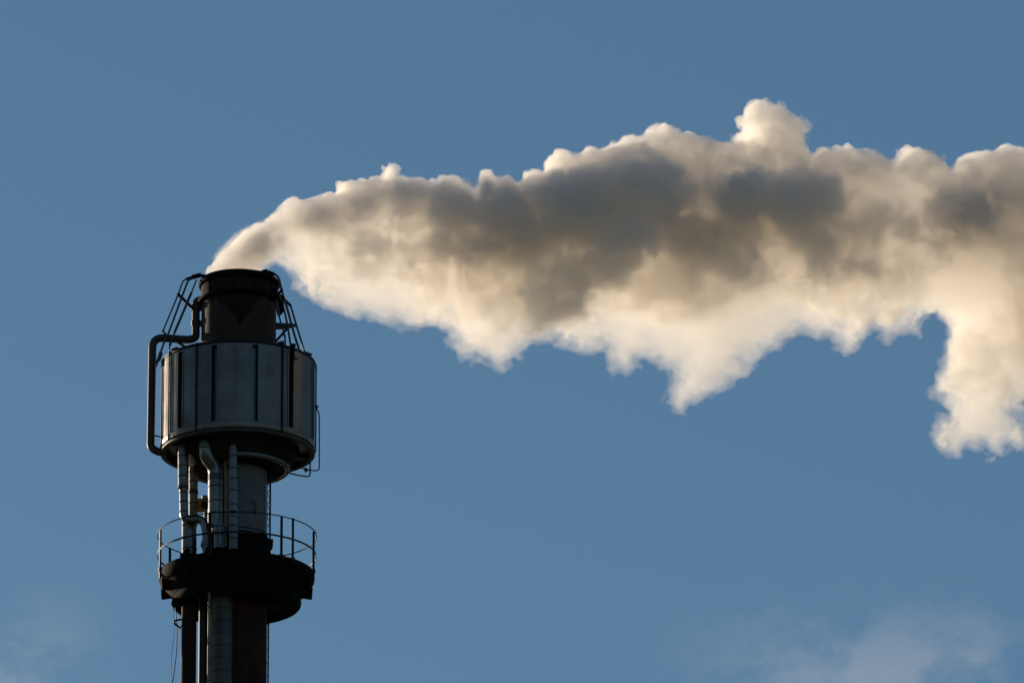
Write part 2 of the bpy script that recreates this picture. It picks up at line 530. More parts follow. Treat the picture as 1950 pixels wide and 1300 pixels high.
M_ROD = mat("grey_weathered_steel", (0.06, 0.06, 0.065), 0.5, 0.4, spots=(0.08, 0.05, 0.03), spot_scale=6)
M_RUST = mat("dark_rusty_steel", (0.032, 0.013, 0.010), 0.75, 0.0, spots=(0.048, 0.018, 0.011), spot_scale=3.5, streak=(0.014, 0.008, 0.007), bump=0.3, spec=0.1)
M_TIP = mat("sooty_brown_steel", (0.045, 0.032, 0.025), 0.7, 0.0, spots=(0.04, 0.026, 0.018), spot_scale=2.2, streak=(0.03, 0.021, 0.016), bump=0.2, spec=0.15)
M_CLAD = mat("aluminium_cladding", (0.15, 0.153, 0.158), 0.34, 0.75, spots=(0.10, 0.09, 0.08), spot_scale=2.5, spot_lo=0.5, spot_hi=0.8, bump=0.2)
M_CLADW = mat("warm_lit_cladding", (0.19, 0.155, 0.105), 0.42, 0.5, spots=(0.08, 0.055, 0.035), spot_scale=3, bump=0.2)  # cladding with the sun's warm light put into its tan colour
M_JOINT = mat("dark_joint_band", (0.05, 0.05, 0.055), 0.6, 0.3)
M_WHITE = mat("dirty_white_paint", (0.125, 0.127, 0.13), 0.55, 0.1, spots=(0.07, 0.055, 0.04), spot_scale=1.5, spot_lo=0.55, spot_hi=0.8, streak=(0.085, 0.078, 0.07))
M_STAIN = mat("rust_stain", (0.06, 0.045, 0.035), 0.8)
M_YELLOW = mat("faded_orange_paint", (0.30, 0.13, 0.03), 0.6)
M_CABLE = mat("black_rubber", (0.02, 0.02, 0.02), 0.6)
M_PIPE = mat("brown_grey_pipe_steel", (0.045, 0.038, 0.034), 0.5, 0.3, spots=(0.05, 0.03, 0.02), spot_scale=3, streak=(0.02, 0.017, 0.016))

# ground: one sheet to the horizon, below the picture
M_GROUND = mat("dry_grass_and_gravel", (0.13, 0.12, 0.09), 0.9, 0.0, spots=(0.07, 0.08, 0.04), spot_scale=0.05)
gm = bpy.data.meshes.new("ground")
gm.from_pydata([(-6000, -6000, 0), (6000, -6000, 0), (6000, 6000, 0), (-6000, 6000, 0)], [], [(0, 1, 2, 3)])
tag(link_mesh("ground", gm, M_GROUND), kind="structure")

# ------------------------------------------------------------------ mesh builders
class MB:
    def __init__(self):
        self.bm = bmesh.new()
    def face(self, vs, mi=0):
        try:
            f = self.bm.faces.new(vs)
            f.material_index = mi
            return f
        except ValueError:
            return None
    def tube(self, pts, r, seg=12, mi=0, closed=False, caps=True):
        pts = [Vector(p) for p in pts]
        n = len(pts)
        rs = r if isinstance(r, (list, tuple)) else [r] * n
        tang = []
        for i in range(n):
            if closed:
                t = pts[(i + 1) % n] - pts[i - 1]
            else:
                t = pts[min(i + 1, n - 1)] - pts[max(i - 1, 0)]
            tang.append(t.normalized() if t.length > 1e-9 else Vector((0, 0, 1)))
        ref = Vector((0, -1, 0)) if abs(tang[0].y) < 0.9 else Vector((1, 0, 0))
        u = (ref - tang[0] * ref.dot(tang[0])).normalized()
        rings = []
        for i in range(n):
            t = tang[i]
            u = (u - t * u.dot(t)).normalized()
            v = t.cross(u)
            rings.append([self.bm.verts.new(pts[i] + (u * math.cos(a) + v * math.sin(a)) * rs[i]) for a in (2 * PI * k / seg for k in range(seg))])
        for i in range(n if closed else n - 1):
            a, b = rings[i], rings[(i + 1) % n]
            for k in range(seg):
                self.face([a[k], a[(k + 1) % seg], b[(k + 1) % seg], b[k]], mi)
        if caps and not closed:
            self.face(rings[0][::-1], mi)
            self.face(rings[-1], mi)
        return self
    def lathe(self, prof, seg=64, mi=0, closed=False, c=(0, 0), a0=0.0, a1=2 * PI, cap_mi=None):
        """Rings (radius, z) about the upright axis through c; angles run from the viewer's side towards the right."""
        full = abs(a1 - a0 - 2 * PI) < 1e-6
        cnt = seg if full else seg + 1
        rings = []
        for (r, z) in prof:
            rings.append([self.bm.verts.new((c[0] + r * math.sin(a), c[1] - r * math.cos(a), z)) for a in (a0 + (a1 - a0) * k / seg for k in range(cnt))])
        m = len(prof)
        for i in range(m if closed else m - 1):
            a, b = rings[i], rings[(i + 1) % m]
            for k in range(seg):
                k2 = (k + 1) % cnt
                self.face([a[k], a[k2], b[k2], b[k]], mi)
        if closed and not full:
            self.face([r[0] for r in rings][::-1], mi if cap_mi is None else cap_mi)
            self.face([r[-1] for r in rings], mi if cap_mi is None else cap_mi)
        return self
    def box(self, c, size, rot=None, mi=0):
        M = Matrix.Translation(Vector(c)) @ ((rot or Matrix.Identity(3)).to_4x4()) @ Matrix.Diagonal((size[0], size[1], size[2], 1))
        vs = [self.bm.verts.new(M @ Vector((x, y, z))) for x in (-.5, .5) for y in (-.5, .5) for z in (-.5, .5)]
        for q in ((0, 1, 3, 2), (4, 6, 7, 5), (0, 4, 5, 1), (2, 3, 7, 6), (0, 2, 6, 4), (1, 5, 7, 3)):
            self.face([vs[k] for k in q], mi)
        return self
    def bar(self, a, b, w, t, mi=0):
        """A flat bar from a to b, w wide across the picture, t thick."""
        a, b = Vector(a), Vector(b)
        z = (b - a).normalized()
        y = Vector((0, 1, 0)) - z * z.y
        y.normalize()
        x = y.cross(z)
        return self.box((a + b) / 2, (w, t, (b - a).length), Matrix((x, y, z)).transposed(), mi)
    def prism(self, pts, depth, mi=0):
        """A flat plate: outline points in space, thickened along the line of sight."""
        d = Vector((0, depth / 2, 0))
        f = [self.bm.verts.new(Vector(p) - d) for p in pts]
        b = [self.bm.verts.new(Vector(p) + d) for p in pts]
        self.face(f, mi)
        self.face(b[::-1], mi)
        n = len(pts)
        for i in range(n):
            self.face([f[i], b[i], b[(i + 1) % n], f[(i + 1) % n]], mi)
        return self
    def build(self, name, mats, parent, sharp=38):
        bmesh.ops.recalc_face_normals(self.bm, faces=self.bm.faces)
        for f in self.bm.faces:
            f.smooth = True
        for e in self.bm.edges:
            if len(e.link_faces) == 2 and e.calc_face_angle(0) > R_(sharp):
                e.smooth = False
        me = bpy.data.meshes.new(name)
        self.bm.to_mesh(me)
        self.bm.free()
        return link_mesh(name, me, mats, parent)

def L(px, py, off=0.0):
    return spot(px, py, off) - BASE
def LA(py, rad_px, deg):
    """On a ring of RAD_PX whose ends stand at height PY: the point at DEG (0 towards the viewer, 90 right)."""
    a = R_(deg)
    return Vector((rad_px * U * math.sin(a), -rad_px * U * math.cos(a), ZR(py)))
def ZR(py):
    return spot(452.5, py).z
def fillet(pts, rad, n=7):
    pts = [Vector(p) for p in pts]
    out = [pts[0]]
    for i in range(1, len(pts) - 1):
        p, a, b = pts[i], pts[i - 1], pts[i + 1]
        da, db = (a - p), (b - p)
        r = min(rad, da.length * 0.48, db.length * 0.48)
        s, e = p + da.normalized() * r, p + db.normalized() * r
        for k in range(n + 1):
            t = k / n
            out.append(s * (1 - t) ** 2 + p * 2 * t * (1 - t) + e * t * t)
    out.append(pts[-1])
    return out
def along_z(m, x, y, za, zb, step, r, mi=1, first=None, w=0.03):
    """Joint bands round an upright clad pipe."""
    z = zb - (first if first is not None else step * 0.6)
    while z > za + 0.05:
        m.lathe([(r + 0.001, z - w / 2), (r + 0.007, z - w / 2 + .004), (r + 0.007, z + w / 2 - .004), (r + 0.001, z + w / 2)], 20, mi, c=(x, y))
        z -= step

# ------------------------------------------------------------------ the stack
stack = bpy.data.objects.new("chimney_stack", None)
C.objects.link(stack)
stack.location = BASE
tag(stack, "tall dark industrial chimney stack with grey drum near its top, pipes and a railed platform", "chimney")

# --- outlet pipe above the drum, open at the top
m = MB()
ro = 71.5 * U
zt = ZR(536)
m.lathe([(ro - .03, zt - 3.2), (ro - .03, zt), (ro, zt), (ro, ZR(700))], 72)
outlet = m.build("outlet_pipe", [M_TIP], stack)
m = MB()
zc = ZR(541.5)
m.lathe([(ro + .001, zt - .015), (ro + 0.02, zt + 0.012), (ro + .045, zt - .01), (ro + .075, zc + .02), (ro + .08, zc - .02), (ro + .06, zc - .07), (ro + .004, zc - .09)], 72, closed=True)
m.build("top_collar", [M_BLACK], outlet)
m = MB()
m.lathe([(ro + .002, zc - .08), (ro + .012, zc - .10), (ro + .012, ZR(571)), (ro + .002, ZR(571.5))], 72)
# the soot below it runs to a point in the middle
rows = 18
for i in range(64):
    a0, a1 = -75 + 150 * i / 64, -75 + 150 * (i + 1) / 64
    def low(a):
        return 577 + 62 * max(0, 1 - abs(a - 4) / 42) ** 1.1 + 14 * max(0, 1 - abs(a + 55) / 40) + 3 * math.sin(a * 0.4)
    q = [LA(571, 71.5, a0), LA(571, 71.5, a1), LA(low(a1), 71.5, a1), LA(low(a0), 71.5, a0)]
    vs = [m.bm.verts.new(p * 1.0 + Vector((p.x, p.y, 0)).normalized() * 0.004) for p in q]
    m.face(vs)
m.build("soot_band", [M_SOOT], outlet)
m = MB()
m.tube([LA(577, 76, a) for a in range(0, 360, 5)], 4.2 * U, 10, closed=True)
for a in range(15, 360, 45):
    m.box(LA(577, 73, a), (0.05, 0.05, 0.16), Matrix.Rotation(R_(a), 3, 'Z'))
m.build("steam_ring", [M_BLACK], stack)
for a in (-5, 24, 60, -50, 100, 140, 180, 220, 260):
    m = MB()
    m.box(LA(557, 72.5, a), (0.02, 0.03, 0.34), Matrix.Rotation(R_(a), 3, 'Z'))
    m.build("stiffener", [M_BLACK], outlet)

# --- the drum
RD_ = 147 * U
zT, zB = ZR(694), ZR(849)
m = MB()
m.lathe([(0.6, zT + .10), (RD_ - .18, zT - .03), (RD_ - .15, zT - .05), (RD_ - .15, zB + .02), (RD_ - .16, zB - .06), (1.30, zB - .10), (0.3, zB - .14)], 96)
drum = m.build("drum", [M_DRUM], stack)
m = MB()
for r in (0.9,):
    pass
m.lathe([(RD_ - .155, zT - .06), (RD_ - .001, zT - .055), (RD_ + .012, zT - .05), (RD_ + .014, zT + .0), (RD_ + .002, zT + .012), (RD_ - .155, zT + .012)], 96, closed=True)
m.build("top_rim", [M_RAIL], drum)
m = MB()
m.lathe([(RD_ - .09, zB + .0), (RD_ + .012, zB + .004), (RD_ + .014, zB - .10), (RD_ + .008, zB - .11), (RD_ - .09, zB - .10)], 96, closed=True)
for a in range(5, 360, 30):
    m.box(LA(855, 147.8, a), (0.012, 0.015, 0.10), Matrix.Rotation(R_(a), 3, 'Z'), 1)
m.build("bottom_band", [M_DRUM, M_JOINT], drum)
m = MB()
m.lathe([(RD_ - .10, zB - .105), (RD_ - .022, zB - .108), (RD_ - .018, zB - .155), (RD_ + .004, zB - .16), (RD_ + .004, zB - .195), (RD_ - .10, zB - .20)], 96, closed=True)
m.build("bottom_lip", [M_PIPE], drum)
slots = [-77 + 30.3 * k for k in range(12)]
slots = [-76.5, -46.8, -16.4, 13.9, 44.4, 76] + [106, 136, 166, 196, 226, 255]
for i in range(12):
    a, b = slots[i], slots[(i + 1) % 12] + (360 if i == 11 else 0)
    g = 2.45
    m = MB()
    ra, rb = RD_ - .145, RD_
    m.lathe([(ra, zB + .045), (rb, zB + .045), (rb, zT - .085), (ra, zT - .085)], 14, closed=True, a0=R_(a + g), a1=R_(b - g), cap_mi=1)
    # folded edges stand a little proud of the sheet
    for e in (a + g + .35, b - g - .35):
        q = LA(770, 147.4, e)
        m.box((q.x, q.y, (zT + zB) / 2 - .02), (0.035, 0.02, zT - zB - .16), Matrix.Rotation(R_(e), 3, 'Z'))
    m.build("side_panel", [M_DRUM, M_SLOT], drum)
m = MB()
for a, w in ((-31, .012), (36.0, .014), (-61, .010), (92, .01), (150, .01), (205, .01)):
    q = LA(770, 148.6, a)
    m2 = MB()
    m2.tube([(q.x, q.y, zT + .02), (q.x, q.y, zB - .12)], w * 1.5, 8)
    for zz in (zT - .25, (zT + zB) / 2, zB + .25):
        m2.box((q.x, q.y, zz), (0.05, .02, .03), Matrix.Rotation(R_(a), 3, 'Z'))
    m2.build("conduit", [M_RAIL], drum)
# filler strips between slots and rims
m = MB()
m.lathe([(RD_ - .155, zT - .088), (RD_ - .004, zT - .088), (RD_ - .004, zT - .058), (RD_ - .155, zT - .058)], 96, closed=True)
m.build("edge_strip", [M_DRUM], drum)
m = MB()
m.lathe([(RD_ - .155, zB + .006), (RD_ - .004, zB + .006), (RD_ - .004, zB + .042), (RD_ - .155, zB + .042)], 96, closed=True)
m.build("edge_strip", [M_DRUM], drum)
# lifting lugs: triangular plates standing on the rim
for a in (-56, 36, 69, 155, 215):
    q = LA(694, 143, a)
    m = MB()
    rt = Matrix.Rotation(R_(a), 3, 'Z')
    pl = [Vector((-.10, 0, 0)), Vector((.10, 0, 0)), Vector((.10, 0, .09)), Vector((.04, 0, .11)), Vector((-.10, 0, .04))]
    rr = Matrix.Rotation(R_(a + 90), 3, 'Z')
    f = [m.bm.verts.new(q + rr @ (p + Vector((0, -.012, 0)))) for p in pl]
    k = [m.bm.verts.new(q + rr @ (p + Vector((0, .012, 0)))) for p in pl]
    m.face(f); m.face(k[::-1])
    for i in range(5):
        m.face([f[i], k[i], k[(i + 1) % 5], f[(i + 1) % 5]])
    m.build("lifting_lug", [M_RAIL], drum)
# a black valve post on the front right slot
m = MB()
q = LA(700, 149, 45.5)
m.tube([(q.x, q.y, zT + .06), (q.x, q.y, zT - .30)], .035, 10)
m.box((q.x, q.y, zT + .04), (.12, .10, .06))
m.tube([(q.x, q.y, zT - .22), (q.x + .09, q.y - .03, zT - .30)], .02, 8)
m.build("bracket", [M_BLACK], drum)
# beams under the drum
for a in range(18, 360, 45):
    m = MB()
    p, q = LA(863, 60, a), LA(863, 140, a)
    m.bar(Vector((p.x, p.y, zB - .15)), Vector((q.x, q.y, zB - .12)), .06, .14)
    m.build("floor_beam", [M_PIPE], drum)

# --- funnel and ring pipe below the drum
m = MB()
m.lathe([(118 * U, zB - .12), (104 * U, ZR(880)), (93 * U, ZR(892)), (88 * U, ZR(896)), (56 * U, ZR(893))], 72)
m.build("funnel", [M_SOOT], stack)
m = MB()
m.tube([LA(892.5, 95, a) for a in np.linspace(-3, 250, 70)], 5.6 * U, 12)
for a in (6, 11, 70, 130, 190):
    t = LA(892.5, 95, a)
    m.tube([LA(892.5, 95, a - .4), LA(892.5, 95, a + .4)], 6.1 * U, 12, 1)
m.build("ring_pipe", [M_CLAD, M_JOINT], stack)

# --- middle and lower shafts
m = MB()
m.lathe([(56 * U, ZR(899)), (56 * U, ZR(1020)), (57 * U, ZR(1021)), (58.5 * U, ZR(1022)), (58.5 * U, ZR(1026)), (56.5 * U, ZR(1027))], 64)
mid = m.build("middle_shaft", [M_WHITE], stack)
m = MB()
m.lathe([(55.5 * U, ZR(1021) - .01), (58.3 * U, ZR(1021) - .01), (58.3 * U, ZR(1021) + .01), (55.5 * U, ZR(1021) + .01)], 64, closed=True)
for a in range(4, 360, 8):
    m.box(LA(1020, 57.2, a), (.022, .03, .035), Matrix.Rotation(R_(a), 3, 'Z'))
m.build("bolt_ring", [M_BLACK], mid)
m = MB()
st = [(-8, 948), (2, 950), (9, 953), (5, 956), (8, 966), (4, 978), (-1, 974), (-4, 962), (-12, 957), (-6, 954)]
def onshaft(a, py, rr=56.0):
    return LA(py + 17.5, rr, a)
vs = []
for (dx, py) in [(36 + d * 0.9, y) for d, y in st]:
    p = onshaft(dx, py)
    vs.append(m.bm.verts.new(p + Vector((p.x, p.y, 0)).normalized() * .004))
bmesh.ops.triangulate(m.bm, faces=[m.face(vs)])
m.build("rust_patch", [M_STAIN], mid)
m = MB()
m.lathe([(50 * U, ZR(1026)), (61 * U, ZR(1026.5)), (61 * U, ZR(1032)), (66 * U, ZR(1034)), (66 * U, ZR(1040)), (61 * U, ZR(1043)), (61 * U, ZR(1058)),
         (68 * U, ZR(1061)), (68 * U, ZR(1068)), (60 * U, ZR(1070)), (60 * U, ZR(1100)), (50 * U, ZR(1102))], 64)
for a in range(0, 360, 15):
    m.box(LA(1037, 66.5, a), (.05, .05, .10), Matrix.Rotation(R_(a), 3, 'Z'))
m.build("flange_joint", [M_BLACK], stack)
m = MB()
m.lathe([(58.5 * U, ZR(1090)), (58.5 * U, 0.02)], 64)
m.build("lower_shaft", [M_RUST], stack)

# --- platform with rail
RP = 148 * U
zp = ZR(1097)
m = MB()
m.lathe([(59.5 * U, zp - .02), (RP - .02, zp - .02), (RP - .02, zp + .05), (RP, zp + .05), (RP + .005, zp - .03), (RP - .002, zp - .10), (RP - .05, zp - .20), (RP - .10, zp - .24),
         (RP - .22, zp - .25), (59.5 * U, zp - .12)], 96, closed=True)
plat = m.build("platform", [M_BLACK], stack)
m = MB()
m.lathe([(59.5 * U, zp - .14), (140 * U, zp - .22), (131 * U, zp - .36), (120 * U, zp - .50), (60 * U, zp - .46)], 72, closed=True)
m.build("platform_skirt", [M_BLACK], plat)
for a in (-76, 76, 100, 130, -100, -130, 40, -40, 0):
    m = MB()
    c, s = math.sin(R_(a)), -math.cos(R_(a))
    pl = [(RP - .02, zp - .18), (RP - .04, zp - .44), (RP - .22, zp - .42), (RP - .55, zp - .52), (RP - .6, zp - .18)]
    t = Vector((-s, c, 0)) * .035
    f = [m.bm.verts.new(Vector((r * c, r * s, z)) - t) for r, z in pl]
    k = [m.bm.verts.new(Vector((r * c, r * s, z)) + t) for r, z in pl]
    m.face(f); m.face(k[::-1])
    for i in range(5):
        m.face([f[i], k[i], k[(i + 1) % 5], f[(i + 1) % 5]])
    m.build("bracket_plate", [M_BLACK], plat)
rail = MB()
def ring(py, rad, r, seg=120):
    return [LA(py, rad, 360 * k / seg) for k in range(seg)]
zr1, zr2 = 1020, 1058
rail.tube(ring(zr1, 151, 0), 1.15 * U, 8, closed=True)
rail_o = rail.build("guard_rail", [M_RAIL], plat)
m = MB()
m.lathe([(150.2 * U, ZR(zr2) - .02), (151.2 * U, ZR(zr2) - .02), (151.2 * U, ZR(zr2) + .02), (150.2 * U, ZR(zr2) + .02)], 120, closed=True)
m.build("middle_rail", [M_RAIL], rail_o)
for a, w in ((-18.5, 5.2), (-75, 5.6), (35.6, 4.4), (46.5, 3.2), (79, 5.0), (-120, 4.6), (-168, 4.5), (168, 4.5), (205, 4.5)):
    p = LA(zr1, 150, a)
    m = MB()
    rt = Matrix.Rotation(R_(a), 3, 'Z')
    bot = zp - (.18 if abs(a) > 70 and a < 90 else 0.0)
    top = ZR(zr1) + (.03 if a == 46.5 else -.005)
    m.box((p.x, p.y, (top + bot) / 2), (1.12 * w * U, .02, top - bot), rt)
    m.box((p.x * .992, p.y * .992, (top + bot) / 2), (.014, .045, top - bot), rt)
    m.box((p.x, p.y, zp + .02), (.09, .05, .09), rt)
    m.build("post", [M_RAIL], rail_o)
# small things on the deck
for px, h, w in ((396, .28, .16), (412, .34, .2), (436, .30, .2), (356, .26, .3)):
    m = MB()
    q = L(px, 1060, -.75)
    m.box((q.x, q.y, zp + h / 2 + .02), (w, .18, h))
    m.tube([(q.x - w * .2, q.y, zp + h), (q.x + w * .1, q.y, zp + h + .14)], .06, 10)
    m.build("deck_box", [M_BLACK], plat)
m = MB()
m.lathe([(95 * U, zp + .0), (95 * U, zp + .10), (80 * U, zp + .22), (60 * U, zp + .30), (59 * U, zp)], 48, closed=True)
m.build("deck_collar", [M_BLACK], plat)

# --- ring duct under the platform
m = MB()
pts = [LA(1147, 112, a) for a in np.linspace(-72, 262, 90)]
for k in range(1):
    m.tube(pts, 11.5 * U, 14)
m.lathe([(104 * U, ZR(1140)), (104 * U, ZR(1148)), (70 * U, ZR(1148)), (70 * U, ZR(1140))], 60, closed=True, a0=R_(-60), a1=R_(70))
m.lathe([(104 * U, ZR(1140)), (104 * U, ZR(1148)), (57 * U, ZR(1148)), (57 * U, ZR(1140))], 60, closed=True, a0=R_(82), a1=R_(240))
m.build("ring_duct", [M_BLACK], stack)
m = MB()
q0 = LA(1147, 112, -72)
m.box((q0.x - .06, q0.y, q0.z - .12), (.22, .16, .14), Matrix.Rotation(R_(12), 3, 'Y'))
m.bar(L(341, 1147, -.5), L(349, 1150, -.4), .05, .05)
m.build("duct_bracket", [M_BLACK], stack)
m = MB()
m.tube(fillet([L(348, 1178, -.3), L(332, 1181, -.3), L(333, 1188, -.3), L(348, 1197, -.3)], .07), .022, 8)
m.build("cable_hoop", [M_RAIL], stack)

# --- clad pipes between drum and platform
def pipe(name, stations, mats, joints=None, bend=.16, seg=18, off=0.0):
    """A pipe through (px, py, off, radius px) stations with rounded bends."""
    m = MB()
    P = [L(a, b, c) for a, b, c, r in stations]
    if len({s[3] for s in stations}) == 1:
        m.tube(fillet(P, bend), stations[0][3] * U, seg)
    else:
        m.tube(P, [s[3] * U for s in stations], seg)
    for (x, y, o, r) in (joints or []):
        q = L(x, y, o)
        m.lathe([(r * U + .001, q.z - .016), (r * U + .008, q.z - .012), (r * U + .008, q.z + .012), (r * U + .001, q.z + .016)], seg, 1, c=(q.x, q.y))
    return m.build(name, mats, stack)
CL = [M_CLAD, M_JOINT]
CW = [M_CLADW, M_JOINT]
# left pipe: wide, a reducer, narrow, then an elbow across to the right and down
o = -.62
pipe("insulated_pipe", [(348.6, 842, o, 10), (349, 930, o, 10), (349.2, 931, o, 8.4), (349.5, 934, o, 8)], CL, [(348.8, y, o, 10) for y in (869, 888, 907, 926)] + [(348.9, 929, o, 10.3)])
pipe("cross_pipe", [(349.5, 933, o, 8), (350.5, 991, o, 8), (386, 987, o, 8), (393, 1012, o, 8), (394, 1066, o, 8)], CL, [(349.8, y, o, 8) for y in (938, 955, 974)] + [(393.7, y, o, 8) for y in (1018, 1038)], bend=.17)
# warm lit pipe behind it
o = -.12
pipe("insulated_pipe", [(368.5, 850, o, 8.6), (368, 1000, o, 8.6)], CW, [(368.3, y, o, 8.6) for y in (899, 917, 934.5, 937, 939.5, 958)])
o = -.30
pipe("riser_pipe", [(360.5, 984, o, 14.2), (360.0, 1086, o, 14.2)], CL, [(360.3, y, o, 14.2) for y in (1001, 1045)])
# big elbow pipe
o = -.95
pipe("elbow_pipe", [(392, 826, o, 14), (392.5, 868, o, 14), (411, 890, o + .15, 14), (411, 1001, o + .15, 14)], CL,
     [(392, y, o, 14) for y in (841, 854)] + [(411, y, o + .15, 14) for y in (905, 909, 913, 927, 955, 978)], bend=.30, seg=24)
pipe("sleeve_pipe", [(417.5, 998, -.95, 10.6), (417.5, 1044, -.95, 10.6)], CL, [(417.5, y, -.95, 10.6) for y in (1003, 1018)])
# slim straight pipe
o = -1.12
pipe("slim_pipe", [(444.2, 824, o, 8.4), (444.2, 1046, o, 8.4)], CL, [(444.2, y, o, 8.4) for y in (845, 869, 892, 912, 934, 961, 984, 1000.5, 1025)])
q = L(444.2, 974.5, -1.2)
m = MB(); m.box((q.x, q.y, q.z), (.13, .10, .05)); m.build("pipe_clip", [M_BLACK], stack)
pipe("tracer_pipe", [(434.2, 858, -.9, 1.3), (434.2, 882, -.9, 1.3)], [M_CLAD])
pipe("tracer_pipe", [(428.5, 868, -.75, 3.4), (428.5, 1040, -.75, 3.4)], CW)
# valve drive behind the pipes
m = MB()
q = L(381, 962, .25)
m.box(q, (.13, .2, .26), mi=1)
q = L(391, 960, .25)
m.tube([q + Vector((0, 0, .19)), q - Vector((0, 0, .15))], .085, 14, 2)
m.tube([q + Vector((-.02, -.14, -.05)), q + Vector((.0, .1, -.05))], .07, 12)
m.tube([L(392, 975, .25), L(393, 1010, .25)], .05, 10, 2)
m.build("valve_drive", [M_BLACK, M_YELLOW, M_CLADW], stack)

# --- pipes below the platform, running to the ground
def downpipe(name, px, r, off, mats, py0=1110, step=None, first=.4):
    m = MB()
    p = L(px, 1215, off)
    z0 = spot(px, py0, off).z
    m.tube([(p.x, p.y, z0), (p.x, p.y, .02)], r * U, 22)
    if step:
        along_z(m, p.x, p.y, z0 - 4, z0, step, r * U, 1, first)
    return m.build(name, mats, stack)
downpipe("rusty_riser", 359.5, 14.6, -.35, [M_RUST], 1090)
downpipe("brown_riser", 386.5, 8.2, -.15, [M_PIPE], 1090)
downpipe("tracer_riser", 398.2, 3.1, -1.16, [M_CLADW, M_JOINT], 1122, .84, .4)
downpipe("clad_riser", 422.5, 20.5, -.72, [M_CLADD, M_PIPE], 1116, .285, .26)
# --- ladder down the right side of the shaft
m = MB()
for px in (507.2, 511.0):
    p = L(px, 1215, .15)
    m.tube([(p.x, p.y, ZR(1176)), (p.x, p.y, .02)], .012 if px < 509 else .018, 8)
for k in range(220):
    z = ZR(1182) - .3 * k
    if z < .3:
        break
    a, b = L(507.2, 1215, .15), L(511, 1215, .3)
    m.tube([(a.x, a.y, z), (b.x, b.y, z)], .008, 6)
m.build("ladder", [M_RAIL], stack)
m = MB()
a, b = L(508.8, 960, -.15), L(514.4, 960, -.15)
m.tube([(b.x, b.y, ZR(904)), (b.x, b.y, ZR(1066))], .021, 8)
m.tube([(a.x, a.y, ZR(904)), (a.x, a.y, ZR(1046))], .009, 6)
zz, k = ZR(912), 0
while zz > ZR(1000):
    p, q = (a, b) if k % 2 else (b, a)
    m.tube([(p.x, p.y, zz), (q.x, q.y, zz - .13)], .008, 6)
    zz -= .13
    k += 1
m.box((b.x + .03, b.y, ZR(1033)), (.09, .06, .06))
m.build("ladder", [M_RAIL], stack)

# --- the long pipe outside the drum on the left
m = MB()
pts = fillet([L(392, 571, 0), L(373, 572, 0), L(373, 643, -.02), L(360, 647, -.04), L(290.5, 642, -.06), L(287, 852, -.06), L(300, 860, -.06), L(318, 862, -.06)], .26, 9)
m.tube(pts, 7.6 * U, 18)
for (x0_, y0_, w_) in ((373, 586, 9.8), (373, 616, 9.2)):
    m.tube([L(x0_, y0_ - 5, 0), L(x0_, y0_ + 5, 0)], w_ * U, 16)
m.box(L(383, 586, 0), (.22, .1, .13))
m.box(L(383, 616, 0), (.22, .1, .12))
m.build("bypass_pipe", [M_PIPE], stack)
m = MB()
m.bar(L(293, 829, -.06), L(316, 833, -.3), .025, .025)
m.build("pipe_tie", [M_RAIL], stack)
m = MB()
m.bar(L(333, 648, -.1), L(352, 660, -.2), .055, .04)
m.build("pipe_tie", [M_RAIL], stack)
# --- rods beside the outlet
def rods(name, pts, r, extra=None, bend=.12, mats=None):
    m = MB()
    m.tube(fillet([L(*p) for p in pts], bend), r * U, 9)
    for a, b, rr in (extra or []):
        m.tube([L(*a), L(*b)], rr * U, 10)
    return m.build(name, mats or [M_ROD], stack)
rods("guide_rod", [(364, 529, -.1), (349, 533, -.1), (340, 559, -.15), (309.5, 632, -.2)], 1.6, [((309, 628, -.2), (318, 640, -.14), 2.0)])
rods("guide_rod", [(372, 529, -.2), (359, 532, -.2), (349, 558, -.25), (321, 634, -.3), (313.5, 649, -.32), (304, 676, -.35), (297, 698, -.3)], 2.0,
     [((306.5, 671, -.34), (301.5, 686, -.33), 4.2), ((302, 684, -.33), (297.5, 690, -.3), 3.0)])
rods("guide_rod", [(374, 533, -.2), (365, 556, -.25), (331.5, 635, -.45), (324.6, 653, -.55), (322, 663, -.7), (325.5, 676, -.85), (327, 694, -.9)], 1.5,
     [((364.5, 557, -.25), (332, 634, -.45), 2.5), ((325.5, 650, -.54), (323.6, 657, -.6), 2.6)])
m = MB()
m.tube([L(354, 531.5, -.15), L(369, 526.5, -.15)], 2.6 * U, 9)
m.tube([L(366, 527.5, -.15), L(383, 523.5, -.15)], 4.4 * U, 10)
m.tube([L(380, 524.5, -.12), L(393, 526, -.05)], 3.2 * U, 10)
m.build("rod_head", [M_BLACK], stack)
m = MB()
m.bar(L(338, 559, -.2), L(366, 586, -.2), 5.2 * U, .05)
m.build("cross_brace", [M_BLACK], stack)
# right side
rods("guide_rod", [(512, 519, -.45), (526, 523, -.45), (532, 532, -.45), (536, 552, -.45), (545.5, 582, -.45), (559, 632, -.5), (570, 667, -.5)], 2.3)
rods("guide_rod", [(546, 574, -.3), (553.5, 582, -.3), (564, 618, -.3), (581, 673, -.3)], 1.9)
rods("guide_rod", [(531, 560, -.55), (541, 589, -.55), (546.5, 614, -.6), (554, 660, -.7)], 2.0)
rods("guide_rod", [(526.5, 570, -.6), (531.5, 603, -.65), (539, 629, -.7), (543.5, 645, -.75), (543, 662, -.85)], 1.7, [((527, 578, -.6), (531, 600, -.65), 3.2), ((536, 634, -.7), (544, 640, -.7), 2.2)])
m = MB()
m.tube([L(498, 519, -.6), L(509, 516, -.6)], 4.4 * U, 10)
m.tube([L(506, 516.5, -.55), L(522, 522, -.5)], 3.6 * U, 10)
m.build("rod_head", [M_BLACK], stack)
m = MB()
m.bar(L(531, 558, -.5), L(538, 551, -.45), 4 * U, .05)
m.build("cross_brace", [M_BLACK], stack)
m = MB()
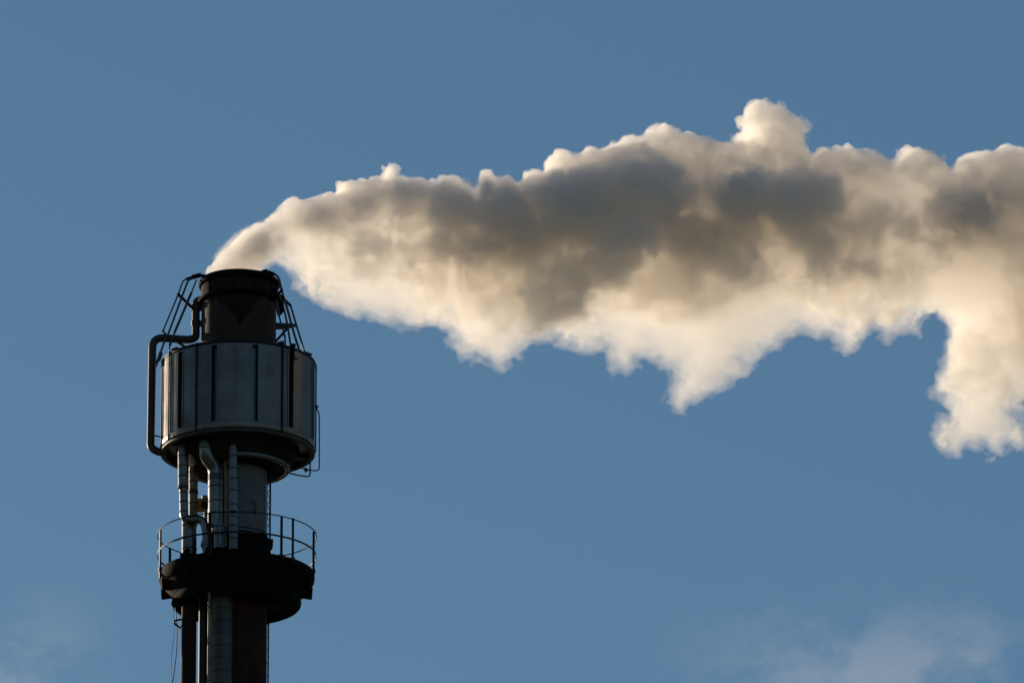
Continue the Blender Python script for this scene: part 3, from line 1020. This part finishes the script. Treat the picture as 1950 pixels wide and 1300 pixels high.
m.bar(L(530, 559, -.55), L(553.5, 582, -.3), 4.4 * U, .05)
m.build("cross_brace", [M_BLACK], stack)
m = MB()
m.prism([L(524, 614.5, -.5), L(563, 617, -.4), L(563, 622, -.4), L(545, 626, -.45), L(524, 627, -.5)], .05)
m.build("brace_plate", [M_PIPE], stack)
m = MB()
m.bar(L(525, 650, -.6), L(547.5, 625, -.5), 4 * U, .05)
m.build("cross_brace", [M_RAIL], stack)
m = MB()
m.tube([L(531, 562, -.5), L(534, 574, -.5), L(537, 590, -.52), L(533, 599, -.55)], [3 * U, 6.5 * U, 6 * U, 2.2 * U], 12)
m.tube([L(523, 548, -.55), L(528, 566, -.55)], 4.5 * U, 10)
m.build("pilot_burner", [M_BLACK], stack)
m = MB()
m.prism([L(527, 652, -.9), L(541, 648, -.9), L(541, 660, -.9), L(536, 660, -.9), L(535.5, 652.5, -.9), L(527, 657, -.9)], .03)
m.build("bracket_plate", [M_RAIL], stack)
# --- thin drain pipe on the right
m = MB()
m.tube(fillet([L(598, 770, -.0), L(602.5, 776, -.0), L(608, 788, -.0), L(608, 896, -.0), L(593, 895.5, -.0), L(571, 890, -.1)], .10), 1.25 * U, 8)
m.tube([L(601, 772, 0), L(606, 775, 0)], 2.2 * U, 8)
m.tube([L(581, 891, -.05), L(584, 897, -.05)], 3.6 * U, 10)
m.build("drain_pipe", [M_ROD], stack)
m = MB()
m.tube(fillet([L(590.5, 878, -.1), L(590.5, 907.5, -.1), L(570, 905, -.15), L(545, 899, -.2)], .08), 1.5 * U, 8)
m.tube([L(590, 880, .1), L(565, 893, .1), L(545, 899, .1)], 2.0 * U, 8)
m.build("drain_pipe", [M_ROD], stack)

# --- loose cables hanging below the platform
def cable(pts, r, label):
    m = MB()
    P = [spot(x, y, -.3) for x, y in pts]
    # a smooth curve through the points
    out = []
    for i in range(len(P) - 1):
        a, b, c, d = P[max(i - 1, 0)], P[i], P[i + 1], P[min(i + 2, len(P) - 1)]
        for k in range(8):
            t = k / 8
            out.append(0.5 * ((2 * b) + (c - a) * t + (2 * a - 5 * b + 4 * c - d) * t * t + (3 * b - a - 3 * c + d) * t ** 3))
    out.append(P[-1])
    m.tube(out, r * U, 7)
    return tag(m.build("hanging_cable", [M_CABLE], None), label, "cable", "cables hanging below the platform")
cable([(330, 1156), (331, 1185), (331, 1210), (327, 1245), (325.6, 1270), (328, 1300), (331, 1345), (334, 1420)], .55, "thinner black cable bowing out to the left of its twin below the platform")
cable([(334, 1156), (336, 1180), (337, 1205), (336, 1240), (332, 1275), (328.5, 1300), (322, 1345), (318, 1420)], .95, "thicker black cable hanging nearer the rusty pipe below the platform")
